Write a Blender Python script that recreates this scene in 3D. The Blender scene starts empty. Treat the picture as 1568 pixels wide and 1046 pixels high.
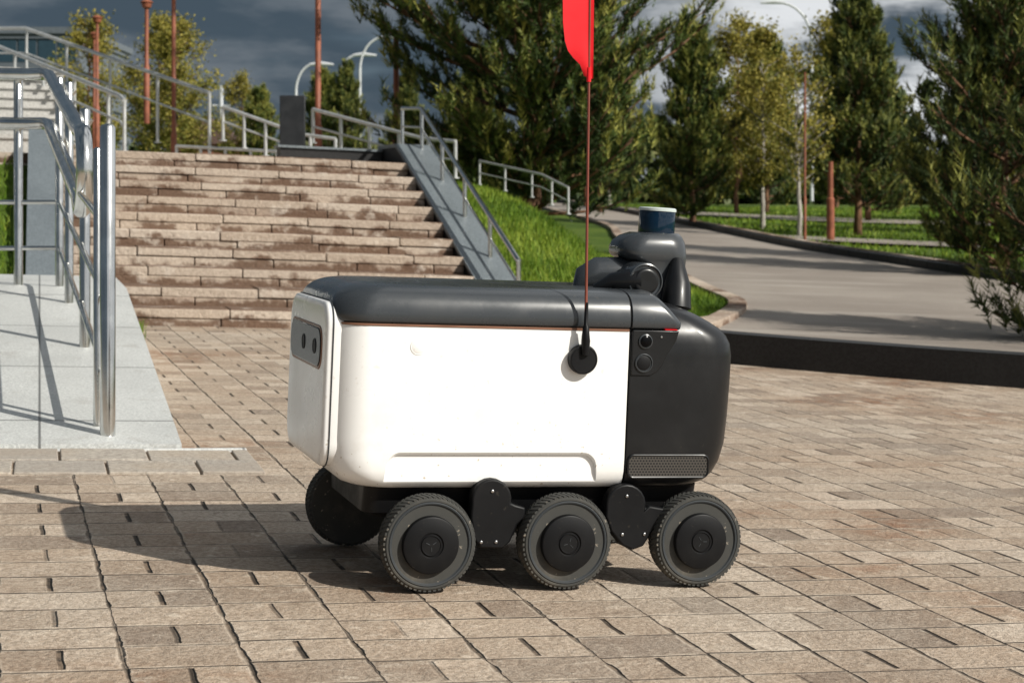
import bpy, math, random
import numpy as np
from mathutils import Vector, Matrix
random.seed(7); rng=np.random.default_rng(7)
sc=bpy.context.scene
D=bpy.data
# ------------------------------------------------------------------ node helper
class NB:
    def __init__(s,name):
        s.mat=D.materials.new(name); s.mat.use_nodes=True
        s.nt=s.mat.node_tree; s.nt.nodes.clear()
        s.out=s.nt.nodes.new('ShaderNodeOutputMaterial')
        s.bs=s.nt.nodes.new('ShaderNodeBsdfPrincipled')
        s.nt.links.new(s.bs.outputs[0],s.out.inputs[0])
    def n(s,t,**k):
        x=s.nt.nodes.new(t)
        for a,b in k.items(): setattr(x,a,b)
        return x
    def put(s,sock,v):
        if isinstance(v,(int,float)): sock.default_value=v
        elif isinstance(v,(tuple,list)): 
            sock.default_value=(tuple(v)+(1,))[:len(sock.default_value)] if len(v)==3 and len(sock.default_value)==4 else v
        else: s.nt.links.new(v,sock)
    def m(s,op,a,b=0.0,c=None):
        x=s.n('ShaderNodeMath',operation=op); s.put(x.inputs[0],a); s.put(x.inputs[1],b)
        if c is not None: s.put(x.inputs[2],c)
        return x.outputs[0]
    def pos(s): return s.n('ShaderNodeNewGeometry').outputs['Position']
    def obj(s): return s.n('ShaderNodeTexCoord').outputs['Object']
    def sep(s,v):
        x=s.n('ShaderNodeSeparateXYZ'); s.put(x.inputs[0],v); return x.outputs
    def comb(s,a,b,c):
        x=s.n('ShaderNodeCombineXYZ'); s.put(x.inputs[0],a);s.put(x.inputs[1],b);s.put(x.inputs[2],c); return x.outputs[0]
    def noise(s,v,scale,detail=4,rough=.55,sc3=None):
        if sc3:
            mp=s.n('ShaderNodeMapping'); s.put(mp.inputs[0],v); mp.inputs['Scale'].default_value=sc3; v=mp.outputs[0]
        x=s.n('ShaderNodeTexNoise'); s.put(x.inputs['Vector'],v); x.inputs['Scale'].default_value=scale
        x.inputs['Detail'].default_value=detail; x.inputs['Roughness'].default_value=rough
        return x.outputs[0]
    def white(s,v):
        x=s.n('ShaderNodeTexWhiteNoise'); s.put(x.inputs['Vector'],v); return x.outputs[0]
    def mr(s,v,a,b,c=0,d=1,smooth=True):
        x=s.n('ShaderNodeMapRange'); 
        if smooth: x.interpolation_type='SMOOTHSTEP'
        s.put(x.inputs[0],v);s.put(x.inputs[1],a);s.put(x.inputs[2],b);s.put(x.inputs[3],c);s.put(x.inputs[4],d)
        return x.outputs[0]
    def mix(s,f,a,b,bt='MIX'):
        x=s.n('ShaderNodeMix',data_type='RGBA',blend_type=bt)
        s.put(x.inputs[0],f); s.put(x.inputs[6],a); s.put(x.inputs[7],b); return x.outputs[2]
    def ramp(s,v,stops):
        x=s.n('ShaderNodeValToRGB'); s.put(x.inputs[0],v); e=x.color_ramp.elements
        while len(e)<len(stops): e.new(.5)
        for i,(p,c) in enumerate(stops): e[i].position=p; e[i].color=tuple(c)+(1,)
        return x.outputs[0]
    def attr(s,name):
        x=s.n('ShaderNodeAttribute'); x.attribute_name=name; return x.outputs['Fac']
    def bump(s,h,dist=.01,strength=1):
        x=s.n('ShaderNodeBump'); s.put(x.inputs['Height'],h); x.inputs['Distance'].default_value=dist
        x.inputs['Strength'].default_value=strength; s.nt.links.new(x.outputs[0],s.bs.inputs['Normal'])
    def fin(s,col,rough=.6,metal=0,spec=.5):
        s.put(s.bs.inputs['Base Color'],col); s.put(s.bs.inputs['Roughness'],rough)
        s.put(s.bs.inputs['Metallic'],metal); s.put(s.bs.inputs['Specular IOR Level'],spec)
        return s.mat

def simple(name,c,rough=.5,metal=0,spec=.5,var=.12,nscale=12,bump=0):
    b=NB(name); o=b.obj(); n=b.noise(o,nscale,4)
    c2=tuple(x*(1-var) for x in c); c3=tuple(min(1,x*(1+var)) for x in c)
    col=b.mix(b.mr(n,.35,.65),c2,c3)
    r=b.mr(n,.3,.7,rough*.88,min(1,rough*1.15))
    return b.fin(col,r,metal,spec)

# ---------------- materials
def mat_pavers():
    b=NB('pavers'); P=b.pos(); X=b.sep(P); A=math.radians(16.3)
    wob=b.m('MULTIPLY',b.m('SUBTRACT',b.noise(P,5.0,3,.7),.5),.013)
    q=b.m('ADD',b.m('MULTIPLY',X[0],math.cos(A)),b.m('MULTIPLY',X[1],math.sin(A)))
    p=b.m('ADD',b.m('MULTIPLY',X[0],-math.sin(A)),b.m('MULTIPLY',X[1],math.cos(A)))
    q=b.m('DIVIDE',b.m('ADD',q,wob),.205); p=b.m('DIVIDE',b.m('ADD',p,wob),.30)
    row=b.m('FLOOR',q); fq=b.m('FRACT',q)
    jit=b.m('MULTIPLY',b.white(b.comb(row,3.3,0)),.16)
    ps=b.m('ADD',b.m('ADD',p,b.m('MULTIPLY',row,.5)),jit)
    cell=b.m('FLOOR',ps); fp=b.m('FRACT',ps)
    dq=b.m('MULTIPLY',b.m('MINIMUM',fq,b.m('SUBTRACT',1,fq)),.205)
    dp0=b.m('MINIMUM',fp,b.m('SUBTRACT',1,fp)); dp5=b.m('ABSOLUTE',b.m('SUBTRACT',fp,.5))
    dp=b.m('MULTIPLY',b.m('MINIMUM',dp0,dp5),.30)
    ds=b.m('MULTIPLY',b.m('ABSOLUTE',b.m('SUBTRACT',fq,.5)),.205)
    nz=b.noise(P,11,3,.65)
    half=b.m('GREATER_THAN',fp,.5)
    side=b.m('MULTIPLY',b.m('GREATER_THAN',fq,.5),b.m('SUBTRACT',1,half))
    rnd=b.white(b.comb(cell,row,b.m('ADD',half,b.m('MULTIPLY',side,.37))))
    rnd2=b.white(b.comb(row,cell,b.m('ADD',7.7,half)))
    wv=b.mr(nz,.38,.62,.0014,.0052)
    ml=b.m('MULTIPLY',b.mr(dq,b.m('MULTIPLY',wv,.35),b.m('MULTIPLY',wv,1.6),1,0),b.mr(b.m('ADD',nz,b.m('MULTIPLY',rnd2,.35)),.42,.8,.35,1))
    mt=b.m('MULTIPLY',b.mr(dp,.001,.0055,1,0),b.mr(b.m('ADD',rnd2,b.m('MULTIPLY',nz,.6)),.35,1.15,.25,1.0))
    instub=b.m('MULTIPLY',b.m('GREATER_THAN',fp,.04),b.m('LESS_THAN',fp,.46))
    ms=b.m('MULTIPLY',b.m('MULTIPLY',b.mr(ds,.0022,.0072,1,0),instub),b.mr(rnd2,.15,.5,.2,1))
    mask=b.m('MAXIMUM',b.m('MAXIMUM',ml,mt),ms)
    base=b.ramp(rnd,[(0,(.275,.21,.16)),(.25,(.40,.305,.225)),(.7,(.50,.395,.300)),(1,(.60,.50,.40))])
    big=b.noise(P,.8,4,.6); base=b.mix(b.mr(big,.35,.7,0,.55),base,(.50,.445,.375))
    redm=b.mr(big,.32,.46,1,0); base=b.mix(b.m('MULTIPLY',redm,b.mr(nz,.4,.62,0,.8)),base,(.30,.16,.09))
    fine=b.noise(P,85,4,.75); base=b.mix(b.mr(fine,.40,.60,0,.75),base,b.mix(1,base,(.60,.56,.52),'MULTIPLY'))
    pale=b.noise(P,17,5,.75); base=b.mix(b.mr(pale,.55,.70,0,.6),base,(.68,.59,.48))
    base=b.mix(b.mr(pale,.28,.44,.7,0),base,(.22,.16,.115))
    rim=b.m('MULTIPLY',b.mr(b.m('MINIMUM',dq,dp),.005,.014,1,0),b.mr(nz,.42,.6,0,.6))
    base=b.mix(rim,base,(.60,.51,.41))
    sand=b.mr(nz,.52,.64)
    col=b.mix(b.m('MULTIPLY',mask,.94),base,b.mix(sand,(.03,.022,.016),(.18,.13,.09)))
    h=b.m('ADD',b.m('MULTIPLY',mask,-1.0),b.m('ADD',b.m('MULTIPLY',fine,.45),b.m('ADD',b.m('MULTIPLY',pale,1.0),b.m('MULTIPLY',rnd,.3))))
    b.bump(h,.011,.95)
    return b.fin(col,.8,0,.3)
def mat_bandstone():
    b=NB('kerb_stone'); P=b.pos(); t=b.attr('tint'); n=b.noise(P,60,4,.7); n2=b.noise(P,3,4)
    c=b.mix(b.mr(n,.35,.65),(.30,.26,.22),(.50,.45,.38)); c=b.mix(b.mr(n2,.4,.65,0,.5),c,(.42,.33,.24))
    c=b.mix(b.m('MULTIPLY',t,.5),c,(.30,.27,.24))
    b.bump(n,.006); return b.fin(c,.8)
def mat_granite(name,c0,c1,scale=140,tile=None,rough=.55):
    b=NB(name); P=b.pos(); n=b.noise(P,scale,4,.75); n2=b.noise(P,1.7,4)
    c=b.mix(b.mr(n,.4,.6),c0,c1); c=b.mix(b.mr(n2,.4,.7,0,.3),c,tuple(x*.7 for x in c0))
    if tile:
        A=math.radians(15); X=b.sep(P)
        q=b.m('DIVIDE',b.m('ADD',b.m('MULTIPLY',X[0],math.cos(A)),b.m('MULTIPLY',X[1],math.sin(A))),tile)
        p=b.m('DIVIDE',b.m('ADD',b.m('MULTIPLY',X[0],-math.sin(A)),b.m('MULTIPLY',X[1],math.cos(A))),tile*1.6)
        fq=b.m('FRACT',q); fp=b.m('FRACT',p)
        rnd=b.white(b.comb(b.m('FLOOR',q),b.m('FLOOR',p),0))
        d=b.m('MULTIPLY',b.m('MINIMUM',b.m('MINIMUM',fq,b.m('SUBTRACT',1,fq)),b.m('MINIMUM',fp,b.m('SUBTRACT',1,fp))),tile)
        c=b.mix(b.m('MULTIPLY',rnd,.35),c,tuple(x*.72 for x in c1))
        c=b.mix(b.mr(d,.002,.006,.8,0),c,(.07,.07,.07))
        st=b.noise(P,6,5,.7); c=b.mix(b.mr(st,.55,.72,0,.4),c,(.30,.28,.25))
    return b.fin(c,rough)
def mat_step():
    b=NB('step_stone'); P=b.pos(); t=b.attr('tint'); X=b.sep(P)
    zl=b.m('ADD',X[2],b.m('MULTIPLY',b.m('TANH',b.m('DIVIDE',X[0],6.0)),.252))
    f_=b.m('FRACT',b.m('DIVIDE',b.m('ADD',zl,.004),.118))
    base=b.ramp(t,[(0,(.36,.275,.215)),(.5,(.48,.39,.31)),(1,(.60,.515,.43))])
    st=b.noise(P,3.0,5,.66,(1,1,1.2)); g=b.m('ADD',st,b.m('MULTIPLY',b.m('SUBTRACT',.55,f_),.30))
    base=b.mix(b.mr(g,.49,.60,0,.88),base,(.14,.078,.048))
    f=b.noise(P,50,4,.7); base=b.mix(b.mr(f,.35,.65,0,.45),base,b.mix(1,base,(.55,.52,.5),'MULTIPLY'))
    pl=b.noise(P,6,5,.65); base=b.mix(b.mr(pl,.56,.68,0,.55),base,(.62,.55,.47))
    b.bump(b.m('ADD',f,pl),.012); return b.fin(base,.85,0,.25)
def mat_ground(name,cols,s1=.8,s2=30,bd=.03):
    b=NB(name); P=b.pos(); n=b.noise(P,s1,5,.6); f=b.noise(P,s2,4,.7)
    c=b.ramp(n,[(.3,cols[0]),(.5,cols[1]),(.68,cols[2])]); c=b.mix(b.mr(f,.35,.65,0,.6),c,b.mix(1,c,(.5,.5,.45),'MULTIPLY'))
    b.bump(f,bd); return b.fin(c,.9,0,.2)
def mat_path():
    b=NB('path_asphalt'); P=b.pos(); n=b.noise(P,.5,5,.6); f=b.noise(P,60,4,.8)
    c=b.mix(b.mr(n,.35,.65),(.28,.24,.205),(.37,.325,.28)); c=b.mix(b.mr(f,.4,.6,0,.45),c,(.19,.17,.15))
    st=b.noise(P,.9,4,.65,(.3,1.9,1)); c=b.mix(b.mr(st,.52,.66,0,.45),c,(.45,.41,.365))
    c=b.mix(b.mr(st,.30,.44,.35,0),c,(.21,.17,.145))
    b.bump(f,.008); return b.fin(c,.85,0,.3)
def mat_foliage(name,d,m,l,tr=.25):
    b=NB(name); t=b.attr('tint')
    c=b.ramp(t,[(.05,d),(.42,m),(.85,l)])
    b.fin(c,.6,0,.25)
    if tr:
        tl=b.n('ShaderNodeBsdfTranslucent'); b.put(tl.inputs[0],c)
        mx=b.n('ShaderNodeMixShader'); mx.inputs[0].default_value=tr
        b.nt.links.new(b.bs.outputs[0],mx.inputs[1]); b.nt.links.new(tl.outputs[0],mx.inputs[2]); b.nt.links.new(mx.outputs[0],b.out.inputs[0])
    return b.mat
def mat_bark(name,c0,c1):
    b=NB(name); P=b.obj(); n=b.noise(P,18,5,.7,(1,1,.35)); c=b.mix(b.mr(n,.35,.65),c0,c1); b.bump(n,.02); return b.fin(c,.9,0,.2)
M={}
M['pav']=mat_pavers(); M['band']=mat_bandstone()
M['gran']=mat_granite('light_granite',(.42,.43,.42),(.66,.67,.65),120,.62)
M['slate']=mat_granite('grey_granite',(.11,.13,.145),(.21,.24,.255),90)
M['blackstone']=mat_granite('black_granite',(.004,.004,.0045),(.014,.014,.015),60,None,.6)
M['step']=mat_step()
M['ustep']=mat_granite('pale_step',(.36,.35,.33),(.56,.55,.52),60,None,.7)
M['grass']=mat_ground('grass_ground',[(.045,.085,.012),(.09,.15,.018),(.15,.20,.03)])
M['path']=mat_path()
M['blade']=mat_foliage('grass_blades',(.05,.10,.010),(.13,.23,.018),(.30,.37,.05),.3)
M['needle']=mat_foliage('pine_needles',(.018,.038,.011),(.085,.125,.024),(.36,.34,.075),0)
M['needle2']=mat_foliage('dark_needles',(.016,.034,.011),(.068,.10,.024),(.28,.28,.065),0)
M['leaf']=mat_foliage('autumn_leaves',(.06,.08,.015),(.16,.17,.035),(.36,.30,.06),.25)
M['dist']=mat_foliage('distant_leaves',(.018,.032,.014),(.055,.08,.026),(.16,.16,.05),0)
M['bark']=mat_bark('pine_bark',(.08,.045,.03),(.24,.13,.075))
M['birch']=mat_bark('birch_bark',(.25,.22,.19),(.5,.47,.42))
M['steel']=simple('stainless_steel',(.68,.68,.66),.17,1,.5,.1,9)
M['galv']=simple('galvanised_steel',(.55,.56,.55),.42,.5,.5,.1,9)
M['rust']=simple('rust_brown_paint',(.26,.085,.045),.55,0,.4,.2,8)
M['lampw']=simple('lamp_grey_paint',(.6,.62,.64),.4)
M['glass']=simple('dark_glass',(.03,.06,.08),.1,0,.8)
M['panel']=simple('facade_panel',(.12,.14,.16),.5)
M['brickred']=simple('house_brick',(.28,.12,.08),.8,0,.3,.25,4)
M['roof']=simple('roof_brown',(.12,.07,.06),.7)
M['board']=simple('board_black',(.02,.022,.025),.4)
def mat_plastic(name,c,rough,dirt,dcol,coat=0,spec=.5):
    b=NB(name); o=b.obj(); n3=b.noise(o,6,5,.7)
    sp=b.noise(o,80,2,.5)
    z=b.sep(o)[2]
    col=b.mix(b.mr(n3,.35,.7,0,.08),c,tuple(x*.8 for x in c))
    low=b.mr(z,.20,.42,1,.25)
    col=b.mix(b.m('MULTIPLY',b.m('MULTIPLY',b.mr(sp,.68,.73),low),dirt),col,dcol)
    col=b.mix(b.m('MULTIPLY',b.m('MULTIPLY',b.mr(n3,.5,.75),low),dirt*.4),col,dcol)
    r=b.mr(n3,.3,.7,rough*.8,rough*1.3)
    b.fin(col,r,0,spec); b.bs.inputs['Coat Weight'].default_value=coat; b.bs.inputs['Coat Roughness'].default_value=.14
    return b.mat
M['white']=mat_plastic('white_plastic',(.90,.90,.885),.30,.75,(.40,.32,.22),.3)
M['lid']=mat_plastic('graphite_plastic',(.038,.043,.048),.27,.4,(.2,.17,.13),.25,.5)
M['blk']=mat_plastic('black_plastic',(.0075,.008,.009),.33,.35,(.05,.043,.035),.08,.35)
M['blk2']=mat_plastic('hub_black',(.005,.0052,.006),.5,.45,(.04,.035,.028),0,.22)
M['rub']=mat_plastic('tyre_rubber',(.055,.055,.051),.8,.9,(.24,.21,.17),0,.25)
M['side']=mat_plastic('sidewall_rubber',(.036,.041,.045),.6,.7,(.10,.09,.075),0,.35)
M['copper']=simple('seam_strip',(.24,.12,.075),.4,.2)
M['lens']=simple('camera_glass',(.003,.003,.0035),.16,0,.10)
M['blue']=simple('lidar_glass',(.002,.014,.032),.07,0,.5)
M['cap']=simple('lidar_cap',(.55,.62,.60),.35)
M['red']=simple('flag_red',(.80,.014,.022),.5,0,.3,.06)
M['pole']=simple('pole_brown',(.20,.05,.03),.45)
M['metal']=simple('screw_metal',(.5,.5,.5),.3,1)
def mat_grille():
    b=NB('speaker_grille'); X=b.sep(b.obj()); s=.0068
    w=b.m('DIVIDE',X[2],s*.86); r=b.m('FLOOR',w)
    u=b.m('ADD',b.m('DIVIDE',X[0],s),b.m('MULTIPLY',b.m('MODULO',r,2),.5))
    du=b.m('SUBTRACT',b.m('FRACT',u),.5); dw=b.m('SUBTRACT',b.m('FRACT',w),.5)
    dd=b.m('SQRT',b.m('ADD',b.m('MULTIPLY',du,du),b.m('MULTIPLY',dw,dw)))
    k=b.mr(dd,.32,.42); return b.fin(b.mix(k,(.001,.001,.001),(.065,.057,.048)),.5)
M['grille']=mat_grille()

# ------------------------------------------------------------------ mesh builder
class MB:
    def __init__(s): s.v=[];s.f=[];s.m=[];s.t=[]
    def add(s,vs,fs,mi=0,t=.5):
        o=len(s.v); s.v+= [tuple(x) for x in vs]
        for f in fs: s.f.append([o+i for i in f]); s.m.append(mi); s.t.append(t)
    def tube(s,pts,r,n=8,mi=0,t=.5,closed=False):
        pts=[Vector(p) for p in pts]; k=len(pts)
        rs=r if isinstance(r,(list,tuple)) else [r]*k
        vs=[];prev=None
        for i,p in enumerate(pts):
            if closed: d=pts[(i+1)%k]-pts[i-1]
            else: d=(pts[min(i+1,k-1)]-pts[max(i-1,0)])
            d.normalize()
            if prev is None:
                a=d.cross(Vector((0,0,1)))
                if a.length<.1: a=d.cross(Vector((1,0,0)))
            else: a=prev-d*prev.dot(d)
            a.normalize(); prev=a; b=d.cross(a)
            for j in range(n):
                g=2*math.pi*j/n; vs.append(p+a*rs[i]*math.cos(g)+b*rs[i]*math.sin(g))
        fs=[]
        for i in range(k if closed else k-1):
            for j in range(n):
                i2=(i+1)%k; fs.append((i*n+j,i*n+(j+1)%n,i2*n+(j+1)%n,i2*n+j))
        if not closed: fs.append(tuple(range(n))[::-1]); fs.append(tuple((k-1)*n+j for j in range(n)))
        s.add(vs,fs,mi,t)
    def hexa(s,p,mi=0,t=.5):
        s.add(p,[(3,2,1,0),(4,5,6,7),(0,1,5,4),(1,2,6,5),(2,3,7,6),(3,0,4,7)],mi,t)
    def box(s,x0,x1,y0,y1,z0,z1,mi=0,t=.5,fn=None):
        p=[(x0,y0,z0),(x1,y0,z0),(x1,y1,z0),(x0,y1,z0),(x0,y0,z1),(x1,y0,z1),(x1,y1,z1),(x0,y1,z1)]
        if fn: p=[fn(*q) for q in p]
        s.hexa(p,mi,t)
    def prism(s,poly,fn,t0,t1,mi=0,t=.5):
        n=len(poly); vs=[fn(a,b,t0) for a,b in poly]+[fn(a,b,t1) for a,b in poly]
        fs=[tuple(range(n)),tuple(range(2*n-1,n-1,-1))]+[(i,i+n,(i+1)%n+n,(i+1)%n) for i in range(n)]
        s.add(vs,fs,mi,t)
    def lathe(s,prof,fn,n=48,mi=0,t=.5):
        vs=[];k=len(prof)
        for r,h in prof:
            for j in range(n):
                g=2*math.pi*j/n; vs.append(fn(r*math.cos(g),r*math.sin(g),h))
        fs=[(i*n+j,i*n+(j+1)%n,(i+1)*n+(j+1)%n,(i+1)*n+j) for i in range(k-1) for j in range(n)]
        fs.append(tuple(range(n))[::-1]); fs.append(tuple((k-1)*n+j for j in range(n)))
        s.add(vs,fs,mi,t)
    def loft(s,secs,nc=9,mi=0,t=.5):
        vs=[];n=4*nc
        for w,u0,u1,v0,v1,rr in secs:
            cs=[(u0,v0,1,1,rr[0],180),(u1,v0,-1,1,rr[1],270),(u1,v1,-1,-1,rr[2],0),(u0,v1,1,-1,rr[3],90)]
            for cu,cv,su,sv,r,a0 in cs:
                for j in range(nc):
                    g=math.radians(a0+90*j/(nc-1)); vs.append((cu+su*r+r*math.cos(g),cv+sv*r+r*math.sin(g),w))
        fs=[(i*n+j,i*n+(j+1)%n,(i+1)*n+(j+1)%n,(i+1)*n+j) for i in range(len(secs)-1) for j in range(n)]
        fs.append(tuple(range(n))[::-1]); fs.append(tuple((len(secs)-1)*n+j for j in range(n)))
        s.add(vs,fs,mi,t)
    def build(s,name,mats,parent=None,loc=(0,0,0),angle=35,bevel=0,recalc=True):
        me=D.meshes.new(name); l=Vector(loc)
        me.from_pydata([tuple(Vector(v)-l) for v in s.v],[],s.f)
        for m in mats: me.materials.append(M[m])
        me.polygons.foreach_set('material_index',s.m)
        at=me.attributes.new('tint','FLOAT','FACE'); at.data.foreach_set('value',s.t)
        if recalc:
            import bmesh
            b=bmesh.new(); b.from_mesh(me); bmesh.ops.recalc_face_normals(b,faces=b.faces); b.to_mesh(me); b.free()
        me.polygons.foreach_set('use_smooth',[True]*len(me.polygons))
        me.set_sharp_from_angle(angle=math.radians(angle))
        ob=D.objects.new(name,me); sc.collection.objects.link(ob); ob.location=l
        if parent: ob.parent=parent
        if bevel:
            md=ob.modifiers.new('bev','BEVEL'); md.width=bevel; md.segments=3; md.limit_method='ANGLE'; md.angle_limit=math.radians(40)
        return ob
def empty(name,loc=(0,0,0)):
    e=D.objects.new(name,None); sc.collection.objects.link(e); e.location=loc; e.empty_display_size=.2; return e
def fastmesh(name,verts,tris,tint,mats,k=3):
    me=D.meshes.new(name); nv=len(verts); nf=len(tris)
    me.vertices.add(nv); me.vertices.foreach_set('co',np.asarray(verts,dtype=np.float32).ravel())
    me.loops.add(nf*k); me.loops.foreach_set('vertex_index',np.asarray(tris,dtype=np.int32).ravel())
    me.polygons.add(nf); me.polygons.foreach_set('loop_start',np.arange(0,nf*k,k,dtype=np.int32))
    try: me.polygons.foreach_set('loop_total',np.full(nf,k,dtype=np.int32))
    except Exception: pass
    at=me.attributes.new('tint','FLOAT','FACE'); at.data.foreach_set('value',np.asarray(tint,dtype=np.float32))
    for m in mats: me.materials.append(M[m])
    me.update(calc_edges=True); me.validate(); return me

# ------------------------------------------------------------------ terrain
A15=math.radians(15); US=(math.cos(A15),math.sin(A15)); VS=(-math.sin(A15),math.cos(A15)); P0=(-2.45,10.96)
def gx(x): return -.252*np.tanh(np.asarray(x)/6.0)
def sstep(t): t=np.clip(t,0,1); return t*t*(3-2*t)
def G(x,y):
    x=np.asarray(x,dtype=float); y=np.asarray(y,dtype=float)
    r=.028*np.log1p(np.exp(np.clip((np.minimum(y,70)-12)*1.5,-30,80)))/1.5
    a=(x-P0[0])*US[0]+(y-P0[1])*US[1]; b=(x-P0[0])*VS[0]+(y-P0[1])*VS[1]
    ae=np.clip(5.4+.25*(b-4),4.6,9)
    hl=1.12*np.clip(b/3.5,0,1); hr_=1.08*sstep(b/7.0)*.55+1.08*.45*np.clip(b/5.5,0,1)
    k=sstep((a-2.55)/.3)
    bank=(hl*(1-k)+hr_*k)*(1-sstep((a-3.7)/(ae-3.7)))
    return gx(x)+np.maximum(r,bank)
def g1(x,y): return float(G(x,y))
def S(a,b,z):
    x=P0[0]+a*US[0]+b*VS[0]; y=P0[1]+a*US[1]+b*VS[1]; return (x,y,z+float(gx(x)))
xs=np.concatenate([[-600,-300,-150,-90,-60,-45,-34,-26,-20,-16],np.arange(-13,14.01,.25),[16,20,26,34,45,60,90,150,300,600]])
ys=np.concatenate([[-60,-30,-15,-8],np.arange(-5,24.01,.25),np.arange(25,72,1.5),[80,100,140,200,300,500,900]])
XX,YY=np.meshgrid(xs,ys); ZZ=G(XX,YY)-.02
nx,ny=len(xs),len(ys)
idx=np.arange(nx*ny).reshape(ny,nx)
q=np.stack([idx[:-1,:-1],idx[:-1,1:],idx[1:,1:],idx[1:,:-1]],-1).reshape(-1,4)
me=fastmesh('ground',np.stack([XX,YY,ZZ],-1).reshape(-1,3),q,np.full(len(q),.5),['grass'],4)
me.polygons.foreach_set('use_smooth',[True]*len(me.polygons))
ob=D.objects.new('grass_ground',me); sc.collection.objects.link(ob)

def crom(pts,n):
    pts=[np.array(p,float) for p in pts]; out=[]
    P=[2*pts[0]-pts[1]]+pts+[2*pts[-1]-pts[-2]]
    for i in range(1,len(P)-2):
        for k in range(n):
            t=k/n; a,b,c,d=P[i-1],P[i],P[i+1],P[i+2]
            out.append(.5*((2*b)+(-a+c)*t+(2*a-5*b+4*c-d)*t*t+(-a+3*b-3*c+d)*t**3))
    out.append(pts[-1]); return out
def strip(name,L,R,m,off,nacross=16):
    vs=[];fs=[]
    for l,r in zip(L,R):
        for j in range(nacross+1):
            p=l+(r-l)*j/nacross; vs.append((p[0],p[1],g1(p[0],p[1])+off))
    w=nacross+1
    for i in range(len(L)-1):
        for j in range(nacross): fs.append((i*w+j,i*w+j+1,(i+1)*w+j+1,(i+1)*w+j))
    mb=MB(); mb.add(vs,fs); return mb.build(name,[m],angle=60)
wall=crom([(-.05,11.75),(.55,10.65),(1.23,9.9),(2.62,9.03),(4.2,8.3),(7,7.6),(13,7.0)],8)
def walltop(x):
    if x<-.05:
        return P0[1]+ (x-P0[0])*math.tan(A15)+.02
    for p,q_ in zip(wall[:-1],wall[1:]):
        if p[0]<=x<=q_[0]:
            t=(x-p[0])/(q_[0]-p[0]+1e-9); return p[1]+t*(q_[1]-p[1])
    return 7.0
xsL=list(np.arange(-14,-.1,.5))+list(np.arange(-.05,13,.25))
vs=[];fs=[];NYY=30
for x in xsL:
    yt=walltop(x)
    for j in range(NYY+1):
        y=-4+(yt+4)*j/NYY; vs.append((x,y,g1(x,y)))
for i in range(len(xsL)-1):
    for j in range(NYY): fs.append((i*(NYY+1)+j,(i+1)*(NYY+1)+j,(i+1)*(NYY+1)+j+1,i*(NYY+1)+j+1))
mb=MB(); mb.add(vs,fs); mb.build('plaza_pavement',['pav'],angle=60)
mb=MB()
for i,(p,q_) in enumerate(zip(wall[:-1],wall[1:])):
    d=(q_-p); n=np.array([-d[1],d[0]])/np.linalg.norm(d)*.22
    def zz(pt,h): return (pt[0],pt[1],float(gx(pt[0]))+h)
    mb.hexa([zz(p,-.1),zz(q_,-.1),zz(q_+n,-.1),zz(p+n,-.1),zz(p,.172),zz(q_,.172),zz(q_+n,.172),zz(p+n,.172)])
mb.build('low_black_wall',['blackstone'])
Lp=crom([(.75,10.75),(1.4,12.5),(2.0,15.0),(1.95,17),(1.85,20),(1.8,24),(1.9,30),(2,37),(1,49),(-1,60)],6)
Rp=crom([(12,7.4),(9.5,11),(7.8,14.5),(6.7,17.2),(5.8,19.6),(5.2,23.2),(4.5,28),(4.0,35.5),(3,49),(1.5,60)],6)
strip('path',Lp,Rp,'path',.0,24)
def kerb(name,L,w,h,mat,sgn=1,i0=0):
    mb=MB(); L=L[i0:]
    for p,q_ in zip(L[:-1],L[1:]):
        d=q_-p; n=np.array([-d[1],d[0]])/np.linalg.norm(d)*w*sgn
        q2=q_-d*.01
        f=lambda pt,hh:(pt[0],pt[1],g1(pt[0],pt[1])+hh)
        mb.hexa([f(p,-.1),f(q2,-.1),f(q2+n,-.1),f(p+n,-.1),f(p,h),f(q2,h),f(q2+n,h),f(p+n,h)],0,random.random())
    return mb.build(name,[mat],bevel=.01)
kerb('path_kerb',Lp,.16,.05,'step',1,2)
kerb('path_kerb',Rp,.12,.10,'blackstone',-1)
R2=[p+np.array([.13,.03]) for p in Rp]
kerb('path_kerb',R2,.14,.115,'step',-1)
strip('far_path',crom([(3.2,52),(6,45),(12,40),(25,37)],6),crom([(3.6,55),(7,48),(13,42.5),(25,40)],6),'path',.03,6)
strip('far_path',crom([(5,31),(8,28.5),(14,26),(24,24)],6),crom([(5,33),(8.5,30.2),(14,27.8),(24,26)],6),'path',.03,6)

# ------------------------------------------------------------------ stairs
mb=MB(); RUN=.33; RISE=.118; NS=10; AL,AR=-.32,2.45
for i in range(NS):
    zt=RISE*(i+1); a=AL-random.random()*.3
    while a<AR:
        w=.60+random.random()*.05; a0=max(a,AL); a1=min(a+w-.006,AR)
        if a1>a0+.02:
            dz=random.uniform(-.005,.005); db=random.uniform(-.006,.006)
            mb.box(a0,a1,RUN*i-.008+db,RUN*(i+1)+.02,zt-.062+dz,zt+dz,0,.45+.5*random.random(),S)
        a+=w
    a=AL-random.random()*.4
    while a<AR:
        w=.5+random.random()*.1; a0=max(a,AL); a1=min(a+w-.006,AR)
        if a1>a0+.02: mb.box(a0,a1,RUN*i+random.uniform(-.006,.006),RUN*i+.25,zt-RISE-.06,zt-.063,0,.15+.6*random.random(),S)
        a+=w
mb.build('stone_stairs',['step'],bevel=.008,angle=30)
mb=MB(); mb.box(AL-6,AR,RUN*NS+.025,RUN*NS+7,1.0,RISE*NS+.0,0,.8,S); mb.build('upper_terrace',['step'])
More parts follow.
